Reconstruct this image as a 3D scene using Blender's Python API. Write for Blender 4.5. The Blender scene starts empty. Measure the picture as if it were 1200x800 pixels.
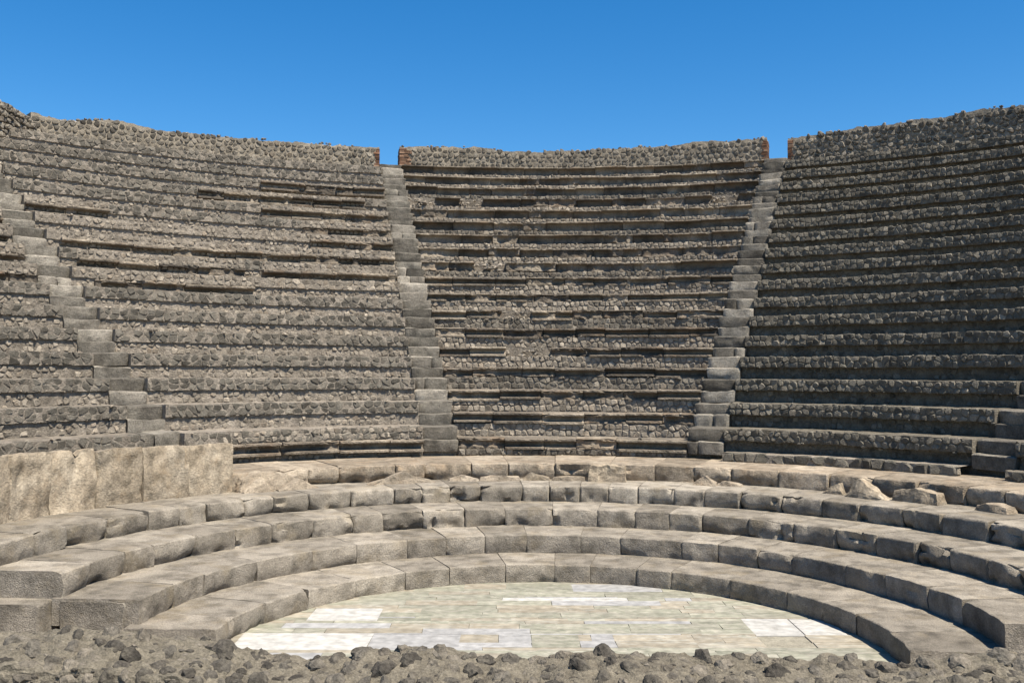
import bpy, bmesh, math, random
import numpy as np
from mathutils import Vector, Matrix, noise
R_ = math.radians
rng = random.Random(11)
sc = bpy.context.scene
col = sc.collection

# ------------------------------------------------------------------ camera
CAM = Vector((1.1672, -9.1973, 2.6798)); YAW, PITCH, ROLL = -0.16906, 0.03057, 0.00275
fw = Vector((math.sin(YAW) * math.cos(PITCH), math.cos(YAW) * math.cos(PITCH), math.sin(PITCH)))
rt = Vector((math.cos(YAW), -math.sin(YAW), 0)); up = rt.cross(fw)
r2 = rt * math.cos(ROLL) + up * math.sin(ROLL); u2 = up * math.cos(ROLL) - rt * math.sin(ROLL)
cd = bpy.data.cameras.new('camera'); cam = bpy.data.objects.new('camera', cd); col.objects.link(cam)
cd.sensor_width = 36; cd.lens = 36 * 1139.5 / 1200; cd.clip_start = 0.05; cd.clip_end = 4000
m = Matrix((r2, u2, -fw)).transposed().to_4x4(); m.translation = CAM; cam.matrix_world = m
sc.camera = cam

# ------------------------------------------------------------------ light
SUN_AZ, SUN_EL = 126, 61
w = bpy.data.worlds.new('World'); sc.world = w; w.use_nodes = True
nt = w.node_tree; nt.nodes.clear()
sky = nt.nodes.new('ShaderNodeTexSky'); sky.sky_type = 'NISHITA'; sky.sun_disc = False
sky.sun_elevation = R_(SUN_EL); sky.sun_rotation = R_(SUN_AZ)
sky.altitude = 300; sky.air_density = 1.0; sky.dust_density = 0.3; sky.ozone_density = 4.0
bg = nt.nodes.new('ShaderNodeBackground'); bg.inputs[1].default_value = 0.08
wo = nt.nodes.new('ShaderNodeOutputWorld')
hs = nt.nodes.new('ShaderNodeHueSaturation'); hs.inputs['Saturation'].default_value = 1.37
nt.links.new(sky.outputs[0], hs.inputs['Color']); nt.links.new(hs.outputs[0], bg.inputs[0]); nt.links.new(bg.outputs[0], wo.inputs[0])
sd = bpy.data.lights.new('sun', 'SUN'); sd.energy = 5.0; sd.angle = R_(0.53); sd.color = (1, 0.925, 0.80)
sun = bpy.data.objects.new('sun', sd); col.objects.link(sun)
sv = Vector((math.sin(R_(SUN_AZ)) * math.cos(R_(SUN_EL)), math.cos(R_(SUN_AZ)) * math.cos(R_(SUN_EL)), math.sin(R_(SUN_EL))))
sun.rotation_euler = sv.to_track_quat('Z', 'Y').to_euler(); sun.location = sv * 60
sc.view_settings.view_transform = 'Standard'; sc.view_settings.look = 'None'
sc.view_settings.exposure = 1.0; sc.view_settings.gamma = 1; sc.view_settings.use_curve_mapping = False

# ------------------------------------------------------------------ materials
def stone(name, cols, patch=1.2, fine=34, pit=70, bump=0.5, rand=0.25, dark=0.35, warm=None, bdist=0.012, stretch=None, grain=1.0):
    """cols: 2-4 colours mixed by noise patches; every island / object gets its own tone"""
    mt = bpy.data.materials.new(name); mt.use_nodes = True
    t = mt.node_tree; N = t.nodes; L = t.links; b = N['Principled BSDF']
    b.inputs['Roughness'].default_value = 0.92; b.inputs['Specular IOR Level'].default_value = 0.15
    geo = N.new('ShaderNodeNewGeometry'); oi = N.new('ShaderNodeObjectInfo')
    add = N.new('ShaderNodeMath'); add.operation = 'ADD'
    L.new(geo.outputs['Random Per Island'], add.inputs[0]); L.new(oi.outputs['Random'], add.inputs[1])
    fr = N.new('ShaderNodeMath'); fr.operation = 'FRACT'; L.new(add.outputs[0], fr.inputs[0])
    mulv = N.new('ShaderNodeVectorMath'); mulv.operation = 'MULTIPLY'
    L.new(geo.outputs['Position'], mulv.inputs[0]); mulv.inputs[1].default_value = stretch or (1, 1, 1)
    off = N.new('ShaderNodeVectorMath'); off.operation = 'ADD'
    sc3 = N.new('ShaderNodeVectorMath'); sc3.operation = 'SCALE'; sc3.inputs[3].default_value = 3.0
    cmb = N.new('ShaderNodeCombineXYZ'); L.new(fr.outputs[0], cmb.inputs[0]); L.new(fr.outputs[0], cmb.inputs[2])
    L.new(cmb.outputs[0], sc3.inputs[0]); L.new(mulv.outputs[0], off.inputs[0]); L.new(sc3.outputs[0], off.inputs[1])
    def nz(scale, detail=6, rough=0.6, src=off.outputs[0]):
        n = N.new('ShaderNodeTexNoise'); n.inputs['Scale'].default_value = scale
        n.inputs['Detail'].default_value = detail; n.inputs['Roughness'].default_value = rough
        L.new(src, n.inputs['Vector']); return n
    n1 = nz(patch, 5, 0.65); n2 = nz(fine, 6, 0.7); n3 = nz(patch * 3.7, 4, 0.6)
    ramp = N.new('ShaderNodeValToRGB'); e = ramp.color_ramp.elements
    k = len(cols)
    while len(e) < k: e.new(0.5)
    for i, c in enumerate(cols):
        e[i].position = 0.30 + 0.40 * i / (k - 1); e[i].color = (*c, 1)
    mixf = N.new('ShaderNodeMath'); mixf.operation = 'MULTIPLY_ADD'; L.new(fr.outputs[0], mixf.inputs[0]); mixf.inputs[1].default_value = rand
    sub = N.new('ShaderNodeMath'); sub.operation = 'SUBTRACT'; L.new(n1.outputs[0], sub.inputs[0]); sub.inputs[1].default_value = rand / 2
    L.new(sub.outputs[0], mixf.inputs[2]); L.new(mixf.outputs[0], ramp.inputs[0])
    # fine grain
    mr = N.new('ShaderNodeMapRange'); L.new(n2.outputs[0], mr.inputs[0]); mr.inputs[1].default_value = 0.25; mr.inputs[2].default_value = 0.75
    mr.inputs[3].default_value = 1 - 0.32 * grain; mr.inputs[4].default_value = 1 + 0.28 * grain
    vm = N.new('ShaderNodeVectorMath'); vm.operation = 'SCALE'; L.new(ramp.outputs[0], vm.inputs[0]); L.new(mr.outputs[0], vm.inputs[3])
    # blotches
    mr2 = N.new('ShaderNodeMapRange'); L.new(n3.outputs[0], mr2.inputs[0]); mr2.inputs[1].default_value = 0.42; mr2.inputs[2].default_value = 0.66
    mr2.inputs[3].default_value = 1.06; mr2.inputs[4].default_value = 1 - dark
    vm2 = N.new('ShaderNodeVectorMath'); vm2.operation = 'SCALE'; L.new(vm.outputs[0], vm2.inputs[0]); L.new(mr2.outputs[0], vm2.inputs[3])
    # per-piece brightness
    mr3 = N.new('ShaderNodeMapRange'); m7 = N.new('ShaderNodeMath'); m7.operation = 'MULTIPLY'; L.new(fr.outputs[0], m7.inputs[0]); m7.inputs[1].default_value = 7.13
    f7 = N.new('ShaderNodeMath'); f7.operation = 'FRACT'; L.new(m7.outputs[0], f7.inputs[0]); L.new(f7.outputs[0], mr3.inputs[0])
    mr3.inputs[3].default_value = 1 - rand * 0.8; mr3.inputs[4].default_value = 1 + rand * 0.8
    vm3 = N.new('ShaderNodeVectorMath'); vm3.operation = 'SCALE'; L.new(vm2.outputs[0], vm3.inputs[0]); L.new(mr3.outputs[0], vm3.inputs[3])
    last = vm3.outputs[0]
    if warm:
        mw = N.new('ShaderNodeMix'); mw.data_type = 'RGBA'
        n4 = nz(patch * 1.9, 4, 0.7); mr4 = N.new('ShaderNodeMapRange'); L.new(n4.outputs[0], mr4.inputs[0])
        mr4.inputs[1].default_value = 0.52; mr4.inputs[2].default_value = 0.68; mr4.inputs[4].default_value = warm[3]
        L.new(mr4.outputs[0], mw.inputs[0]); L.new(last, mw.inputs[6]); mw.inputs[7].default_value = (*warm[:3], 1); last = mw.outputs[2]
    L.new(last, b.inputs['Base Color'])
    # relief
    vo = N.new('ShaderNodeTexVoronoi'); vo.inputs['Scale'].default_value = pit; L.new(off.outputs[0], vo.inputs['Vector'])
    nb = nz(fine * 0.45, 8, 0.72)
    mx = N.new('ShaderNodeMath'); mx.operation = 'MULTIPLY_ADD'; L.new(vo.outputs['Distance'], mx.inputs[0]); mx.inputs[1].default_value = 0.25; L.new(nb.outputs[0], mx.inputs[2])
    bp = N.new('ShaderNodeBump'); bp.inputs['Strength'].default_value = bump; bp.inputs['Distance'].default_value = bdist
    L.new(mx.outputs[0], bp.inputs['Height']); L.new(bp.outputs[0], b.inputs['Normal'])
    return mt

M = {}
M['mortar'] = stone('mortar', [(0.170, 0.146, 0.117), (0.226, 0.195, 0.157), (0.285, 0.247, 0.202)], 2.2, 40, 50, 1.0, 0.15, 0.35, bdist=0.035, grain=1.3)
M['mortar_pale'] = stone('pale_mortar', [(.19, .163, .125), (.25, .215, .165), (.31, .268, .207)], 2.2, 40, 50, 1.0, 0.15, 0.3, bdist=0.03, grain=1.2)
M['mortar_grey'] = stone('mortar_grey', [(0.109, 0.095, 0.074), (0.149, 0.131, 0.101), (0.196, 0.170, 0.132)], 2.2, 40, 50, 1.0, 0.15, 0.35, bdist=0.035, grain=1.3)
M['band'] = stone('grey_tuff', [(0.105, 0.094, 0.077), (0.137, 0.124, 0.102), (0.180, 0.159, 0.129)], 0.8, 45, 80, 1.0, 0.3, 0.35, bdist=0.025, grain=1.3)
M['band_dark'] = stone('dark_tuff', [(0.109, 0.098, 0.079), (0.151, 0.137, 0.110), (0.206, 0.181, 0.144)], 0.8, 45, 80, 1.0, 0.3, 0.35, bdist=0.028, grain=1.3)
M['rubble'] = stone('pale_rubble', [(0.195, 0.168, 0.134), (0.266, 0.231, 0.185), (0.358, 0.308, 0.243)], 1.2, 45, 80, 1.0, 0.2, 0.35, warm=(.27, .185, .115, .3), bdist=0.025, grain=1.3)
M['wallstone'] = stone('wall_stone', [(0.116, 0.103, 0.084), (0.163, 0.145, 0.118), (0.215, 0.189, 0.151)], 0.9, 40, 70, 1.0, 0.4, 0.3, warm=(.22, .16, .105, .25), bdist=0.025, grain=1.3)
M['lip'] = stone('seat_tuff', [(0.113, 0.097, 0.078), (0.184, 0.154, 0.119), (0.275, 0.233, 0.178)], 0.9, 36, 60, 1.0, 0.3, 0.45, warm=(.22, .15, .095, .45), bdist=0.025, grain=1.3)
M['stair'] = stone('stair_tuff', [(0.138, 0.123, 0.101), (0.197, 0.178, 0.146), (0.269, 0.240, 0.197)], 1.3, 40, 70, 1.0, 0.5, 0.4, bdist=0.03, grain=1.5)
M['step'] = stone('step_tuff', [(0.186, 0.163, 0.131), (0.241, 0.212, 0.171), (0.293, 0.260, 0.212)], 1.1, 62, 90, 0.9, 0.22, 0.45, warm=(.24, .19, .118, .35), bdist=0.02, grain=1.4)
M['limestone'] = stone('limestone', [(0.221, 0.179, 0.131), (0.289, 0.239, 0.179), (0.352, 0.297, 0.228)], 1.4, 36, 60, 1.0, 0.25, 0.4, warm=(.28, .20, .125, .45), bdist=0.026, grain=1.2)
M['parapet'] = stone('parapet_stone', [(0.183, 0.158, 0.124), (0.292, 0.239, 0.173), (0.360, 0.306, 0.232)], 2.0, 30, 40, 0.9, 0.25, 0.4, warm=(.28, .20, .12, .35), bdist=0.02, grain=1.3)
M['brick'] = stone('brick', [(.12, .065, .042), (.18, .095, .058), (.21, .135, .09)], 2, 50, 90, 0.8, 0.6, 0.3)
M['rock'] = stone('lava_rock', [(0.059, 0.052, 0.043), (0.093, 0.083, 0.068), (0.148, 0.128, 0.101)], 6, 70, 70, 1.0, 0.4, 0.3, warm=(.18, .16, .125, .45), bdist=0.012, grain=1.7)
M['wallmortar'] = stone('wall_mortar', [(0.122, 0.106, 0.081), (0.162, 0.142, 0.108), (0.211, 0.183, 0.139)], 9, 80, 70, 1.0, 0.1, 0.25, bdist=0.016, grain=1.6)
M['earth'] = stone('earth', [(.16, .135, .105), (.21, .18, .136), (.25, .216, .167)], 0.4, 12, 30, 0.6, 0, 0.2)

def marble(name, cols, rough=0.45, ax=(0.55, 5.5, 1), rand=0.3):
    mt = bpy.data.materials.new(name); mt.use_nodes = True
    t = mt.node_tree; N = t.nodes; L = t.links; b = N['Principled BSDF']; b.inputs['Roughness'].default_value = rough
    b.inputs['Specular IOR Level'].default_value = 0.3
    oi = N.new('ShaderNodeObjectInfo'); tc = N.new('ShaderNodeTexCoord')
    s = N.new('ShaderNodeVectorMath'); s.operation = 'SCALE'; s.inputs[3].default_value = 37
    cx = N.new('ShaderNodeCombineXYZ')
    for i in range(3): L.new(oi.outputs['Random'], cx.inputs[i])
    L.new(cx.outputs[0], s.inputs[0])
    mp = N.new('ShaderNodeMapping'); mp.inputs['Scale'].default_value = ax; L.new(tc.outputs['Object'], mp.inputs[0])
    a = N.new('ShaderNodeVectorMath'); L.new(mp.outputs[0], a.inputs[0]); L.new(s.outputs[0], a.inputs[1])
    n = N.new('ShaderNodeTexNoise'); n.inputs['Scale'].default_value = 2.6; n.inputs['Detail'].default_value = 8; n.inputs['Distortion'].default_value = 1.3; n.inputs['Roughness'].default_value = .62
    L.new(a.outputs[0], n.inputs['Vector'])
    r = N.new('ShaderNodeValToRGB'); e = r.color_ramp.elements
    while len(e) < len(cols): e.new(.5)
    for i, c in enumerate(cols): e[i].position = .28 + .44 * i / (len(cols) - 1); e[i].color = (*c, 1)
    L.new(n.outputs[0], r.inputs[0])
    mr = N.new('ShaderNodeMapRange'); L.new(oi.outputs['Random'], mr.inputs[0]); mr.inputs[3].default_value = 1 - rand * .6; mr.inputs[4].default_value = 1 + rand * .4
    g = N.new('ShaderNodeTexNoise'); g.inputs['Scale'].default_value = 9; g.inputs['Detail'].default_value = 6
    geo = N.new('ShaderNodeNewGeometry'); L.new(geo.outputs['Position'], g.inputs['Vector'])
    mg = N.new('ShaderNodeMapRange'); L.new(g.outputs[0], mg.inputs[0]); mg.inputs[1].default_value = .35; mg.inputs[2].default_value = .7; mg.inputs[3].default_value = .72; mg.inputs[4].default_value = 1.1
    mm = N.new('ShaderNodeMath'); mm.operation = 'MULTIPLY'; L.new(mr.outputs[0], mm.inputs[0]); L.new(mg.outputs[0], mm.inputs[1])
    v = N.new('ShaderNodeVectorMath'); v.operation = 'SCALE'; L.new(r.outputs[0], v.inputs[0]); L.new(mm.outputs[0], v.inputs[3]); L.new(v.outputs[0], b.inputs['Base Color'])
    bp = N.new('ShaderNodeBump'); bp.inputs['Strength'].default_value = .25; bp.inputs['Distance'].default_value = .004
    L.new(g.outputs[0], bp.inputs['Height']); L.new(bp.outputs[0], b.inputs['Normal'])
    return mt
M['m_green'] = marble('green_veined_marble', [(.17, .18, .13), (.32, .30, .235), (.24, .24, .18), (.36, .335, .27), (.26, .26, .20), (.345, .305, .235)], ax=(.75, 3.0, 1), rand=.25)
M['m_cream'] = marble('cream_marble', [(.25, .21, .15), (.345, .31, .245), (.29, .25, .185), (.37, .345, .285), (.27, .265, .205)], ax=(.75, 3.0, 1), rand=.25)
M['m_white'] = marble('white_marble', [(.33, .31, .27), (.42, .405, .37), (.46, .445, .41), (.39, .375, .345)], ax=(1.5, 3.5, 1), rand=.12)
M['m_blue'] = marble('blue_grey_marble', [(.25, .25, .235), (.36, .35, .335), (.30, .295, .285), (.41, .395, .365)], ax=(1.2, 4, 1), rand=.2)
M['grout'] = stone('grout', [(.2, .18, .14), (.25, .23, .18)], 3, 40, 60, .4, .1, .2)

# ------------------------------------------------------------------ object helpers
def tag(o, label=None, cat=None, group=None, kind=None):
    if label: o['label'] = label
    if cat: o['category'] = cat
    if group: o['group'] = group
    if kind: o['kind'] = kind
    return o
def empty(name, loc, label, cat, group=None):
    o = bpy.data.objects.new(name, None); col.objects.link(o); o.location = loc; o.empty_display_size = .3
    return tag(o, label, cat, group, 'thing')
def obj(name, V, F, mat, parent=None, smooth=False, kind=None, local=False):
    V = np.asarray(V, dtype=float)
    c = np.zeros(3) if local else (V.min(0) + V.max(0)) / 2
    if not local: c[2] = V[:, 2].min()
    me = bpy.data.meshes.new(name); me.from_pydata((V - c).tolist(), [], F)
    me.materials.append(M[mat] if isinstance(mat, str) else mat)
    if smooth: me.polygons.foreach_set('use_smooth', [True] * len(me.polygons)); me.set_sharp_from_angle(angle=R_(33))
    o = bpy.data.objects.new(name, me); col.objects.link(o)
    if parent is not None:
        o.parent = parent; o.location = Vector(c) - wloc(parent)
    else: o.location = c
    if kind: o['kind'] = kind
    return o
def wloc(o):
    v = Vector(o.location)
    while o.parent is not None: o = o.parent; v += Vector(o.location)
    return v
class Soup:
    def __init__(s): s.V = []; s.F = []; s.n = 0
    def add(s, V, F):
        s.V.extend(V); s.F.extend([tuple(i + s.n for i in f) for f in F]); s.n += len(V)
def nz(x, y, z, s=1.0): return noise.noise(Vector((x * s, y * s, z * s)))
def fbm(x, y, z, s=1.0): return noise.fractal(Vector((x * s, y * s, z * s)), 1.0, 2.0, 4)
def pol(R, th, z): return (R * math.sin(th), R * math.cos(th), z)

# ------------------------------------------------------------------ irregular masonry: voronoi cells on a strip
def cells(W, H, cu, cv, jit, rnd):
    nu = max(1, round(W / cu)); nv = max(1, round(H / cv)); du = W / nu; dv = H / nv
    st = {}
    for j in range(-1, nv + 1):
        o = rnd.random()
        for i in range(-2, nu + 2):
            st[i, j] = ((i + .5 + (o - .5) * .9 + (rnd.random() - .5) * jit) * du, (j + .5 + (rnd.random() - .5) * jit * .8) * dv)
    out = []
    for j in range(nv):
        for i in range(-1, nu + 1):
            sx, sy = st[i, j]
            P = [(max(0, sx - 2 * du), max(0, sy - 2 * dv)), (min(W, sx + 2 * du), max(0, sy - 2 * dv)), (min(W, sx + 2 * du), min(H, sy + 2 * dv)), (max(0, sx - 2 * du), min(H, sy + 2 * dv))]
            if P[1][0] - P[0][0] < .01: continue
            for dj in (0, -1, 1):
                for di in (-1, 1, 0, -2, 2):
                    q = st.get((i + di, j + dj))
                    if q is None or (di == 0 and dj == 0) or not P: continue
                    nx, ny = q[0] - sx, q[1] - sy; c = ((q[0] ** 2 + q[1] ** 2) - (sx ** 2 + sy ** 2)) / 2
                    Q = []; k = len(P)
                    for a in range(k):
                        A, B = P[a], P[(a + 1) % k]; da = A[0] * nx + A[1] * ny - c; db = B[0] * nx + B[1] * ny - c
                        if da <= 0: Q.append(A)
                        if (da < 0) != (db < 0) and da != db:
                            t_ = da / (da - db); Q.append((A[0] + (B[0] - A[0]) * t_, A[1] + (B[1] - A[1]) * t_))
                    P = Q
            if len(P) >= 3:
                xs = [a[0] for a in P]; ys = [a[1] for a in P]
                if max(xs) - min(xs) > .3 * du * .6 and max(ys) - min(ys) > .3 * dv: out.append(P)
    return out
def prism(P, joint, h, back, rnd, chaikin=False):
    """stone from an outline: back ring, rim, raised uneven face. returns (u,v,d) verts + faces"""
    cx = sum(a[0] for a in P) / len(P); cy = sum(a[1] for a in P) / len(P)
    r = sum(math.hypot(a[0] - cx, a[1] - cy) for a in P) / len(P)
    if chaikin:
        Q = []
        for a in range(len(P)):
            A, B = P[a], P[(a + 1) % len(P)]
            for t_ in (.28, .72): Q.append((A[0] + (B[0] - A[0]) * t_, A[1] + (B[1] - A[1]) * t_))
        P = Q
    k = len(P); s0 = max(.55, 1 - joint / r); V = []; F = []
    tx, ty = rnd.uniform(-.25, .25), rnd.uniform(-.25, .25)
    for sc_, d, jt in ((s0, -back, 0), (s0, -.004, .06), (s0 * .74, h, .07)):
        for (x, y) in P:
            dx, dy = (x - cx) * sc_, (y - cy) * sc_
            jx, jy = rnd.uniform(-jt, jt) * r, rnd.uniform(-jt, jt) * r
            if jt == 0: jx = jy = 0
            dd = d + ((dx * tx + dy * ty) + rnd.uniform(-.25, .25) * h if d > 0 else 0)
            V.append((cx + dx + jx, cy + dy + jy, dd))
    V.append((cx, cy, h * rnd.uniform(1.0, 1.35)))
    for a in range(k):
        b_ = (a + 1) % k
        F.append((a, b_, k + b_, k + a)); F.append((k + a, k + b_, 2 * k + b_, 2 * k + a)); F.append((2 * k + a, 2 * k + b_, 3 * k))
    return V, F

# ------------------------------------------------------------------ dimensions of the theatre
S_Z = [0.22, 0.461, 0.706, 0.945, 1.199]          # tops of the low steps
S_R = [3.2, 4.003, 4.793, 5.558, 6.469]           # their front radii
R0, DR, Z0, DZ = 7.895, 0.6366, 1.5117, 0.4155    # seat rows
STAIR = [R_(-55.34), R_(-21.62), R_(11.84), R_(44.87)]; SW = 0.625
RR = lambda i: R0 + i * DR
ZZ = lambda i: Z0 + i * DZ
AX = R_(-4.6)                                     # axis of the building
def side_limit(R, sgn, dist):
    """azimuth at which a ring meets the straight side wall (parallel to the axis)"""
    cx = dist * math.cos(AX), -dist * math.sin(AX)  # perpendicular offset to the right
    if R <= dist: return AX + sgn * R_(80)
    return AX + sgn * min(R_(80), math.asin(dist / R))
def edge(k, side): return lambda R: STAIR[k] + side * math.asin(SW / 2 / R)
WEDGE = {'far_left': (lambda R: min(side_limit(R, -1, 13.45), edge(0, -1)(R) - 1e-4), edge(0, -1)), 'left': (lambda R: max(edge(0, 1)(R), side_limit(R, -1, 13.45)), edge(1, -1)),
         'mid': (edge(1, 1), edge(2, -1)), 'right': (edge(2, 1), edge(3, -1)), 'far_right': (edge(3, 1), lambda R: max(side_limit(R, 1, 13.45), edge(3, 1)(R) + 1e-4))}

# ------------------------------------------------------------------ setting
def sheet(name, x0, x1, y0, y1, z, mat):
    o = obj(name, [(x0, y0, z), (x1, y0, z), (x1, y1, z), (x0, y1, z)], [(0, 1, 2, 3)], mat, local=True); o['kind'] = 'structure'; return o
sheet('ground', -1500, 1500, -1500, 1500, -0.06, 'earth')

def bxverts(x0, x1, y0, y1, z0, z1):
    return [(x0, y0, z0), (x1, y0, z0), (x1, y1, z0), (x0, y1, z0), (x0, y0, z1), (x1, y0, z1), (x1, y1, z1), (x0, y1, z1)]
BXF = [(0, 3, 2, 1), (4, 5, 6, 7), (0, 1, 5, 4), (1, 2, 6, 5), (2, 3, 7, 6), (3, 0, 4, 7)]

# orchestra floor: base bed + single marble slabs
def ring_bed():
    V = [(0, 0, -.012)]; F = []; n = 64
    for i in range(n): V.append((3.3 * math.cos(i * 2 * math.pi / n), 3.3 * math.sin(i * 2 * math.pi / n), -.012))
    for i in range(n): F.append((0, 1 + i, 1 + (i + 1) % n))
    return V, F
V, F = ring_bed()
floor = obj('orchestra_floor', V, F, 'grout', local=True); floor['kind'] = 'structure'
FR = R_(9.8)
def fuv(u, v): return (u * math.cos(FR) - v * math.sin(FR), u * math.sin(FR) + v * math.cos(FR))
def inv(x, y): return (x * math.cos(FR) + y * math.sin(FR), -x * math.sin(FR) + y * math.cos(FR))
special = []   # white slabs seen on the floor: (u0,u1,v0,v1,mat)
for pts, mt in (((-3.19, -1.95, -.30, .52), 'm_white'),):
    pass
special += [(-3.12, -1.80, .18, .78, 'm_white'), (-2.60, -1.84, 1.28, 1.82, 'm_white'), (-.50, .98, 2.2, 2.36, 'm_white'),
            (2.10, 2.60, .72, 1.40, 'm_white'), (2.61, 3.05, .74, 1.38, 'm_white')]
def slab(u0, u1, v0, v1, mt):
    g = .0012; dz = rng.uniform(-.0015, .002); z1 = 0 + dz; z0 = -.011
    q = [(u0 + g, v0 + g), (u1 - g, v0 + g), (u1 - g, v1 - g), (u0 + g, v1 - g)]
    q = [(a + rng.uniform(-.006, .006), b) for a, b in q]
    c = ((u0 + u1) / 2, (v0 + v1) / 2)
    V = [(a - c[0], b - c[1], z0) for a, b in q] + [(a - c[0], b - c[1], z1) for a, b in q]
    me = bpy.data.meshes.new('marble_slab'); me.from_pydata(V, [], BXF); me.materials.append(M[mt])
    o = bpy.data.objects.new('marble_slab', me); col.objects.link(o); o.parent = floor
    x, y = fuv(*c); o.location = (x, y, 0); o.rotation_euler[2] = FR
v = -1.6; frng = random.Random(5)
rows_v = []
while v < 3.3:
    d = frng.choice((.2, .27, .34, .42, .5)); rows_v.append((v, v + d)); v += d
def free(u0, u1, v0, v1):
    """split a strip around the special slabs"""
    seg = [(u0, u1)]
    for a0, a1, b0, b1, _ in special:
        if b1 <= v0 + .001 or b0 >= v1 - .001: continue
        ns = []
        for s0, s1 in seg:
            if a1 <= s0 or a0 >= s1: ns.append((s0, s1)); continue
            if a0 - s0 > .04: ns.append((s0, a0))
            if s1 - a1 > .04: ns.append((a1, s1))
        seg = ns
    return seg
cuts = sorted({b for s in special for b in (s[2], s[3])})
fin = []
for a, b in rows_v:
    c = [a] + [q for q in cuts if a + .03 < q < b - .03] + [b]
    fin += list(zip(c[:-1], c[1:]))
fin2 = []
for a, b in fin:   # snap to the big slabs' edges
    for q in cuts:
        if abs(a - q) <= .03: a = q
        if abs(b - q) <= .03: b = q
    if b - a > .02: fin2.append((a, b))
for a, b in fin2:
    hw = math.sqrt(max(0, 3.32 ** 2 - min(abs(a), abs(b)) ** 2))
    for s0, s1 in free(-hw, hw, a, b):
        u = s0
        while u < s1 - .02:
            L_ = frng.choice((.35, .5, .7, .95, 1.2)) * frng.uniform(.85, 1.2)
            if s1 - u - L_ < .15: L_ = s1 - u
            x, y = fuv(u + L_ / 2, (a + b) / 2)
            r = frng.random()
            bluezone = .30 < (a + b) / 2 < .95 and -1.6 < u + L_ / 2 < .9
            if bluezone: mt = 'm_blue' if r < .7 else 'm_green'
            else: mt = 'm_green' if r < .60 else ('m_cream' if r < .92 else 'm_blue')
            if y > -1.7:
                u1 = min(u + L_, s1)
                if b - a > .24 and frng.random() < .55:
                    c_ = a + (b - a) * frng.uniform(.3, .7); um = u + (u1 - u) * frng.uniform(.35, .65); m2 = frng.choice(('m_green', 'm_cream', mt))
                    slab(u, u1, a, c_, mt); slab(u, um, c_, b, m2); slab(um, u1, c_, b, mt)
                else: slab(u, u1, a, b, mt)
            u += L_
for s in special: slab(*s)

# stage platform the photographer stands on
SL = 0.067
def stage():
    V = []; F = []
    nx, ny = 40, 24
    for j in range(ny + 1):
        for i in range(nx + 1):
            x = -14 + 28 * i / nx; y = -4.35 + SL * x - 11 * j / ny
            V.append((x, y, .90 + .02 * fbm(x, y, 0, .9)))
    for j in range(ny):
        for i in range(nx):
            a = j * (nx + 1) + i; F.append((a, a + nx + 1, a + nx + 2, a + 1))
    k = len(V)
    for i in range(nx + 1): V.append((V[i][0], V[i][1], -.05))
    for i in range(nx): F.append((i, i + 1, k + i + 1, k + i))
    o = obj('stage_floor', V, F, 'earth', local=True); o['kind'] = 'structure'
stage()

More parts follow.
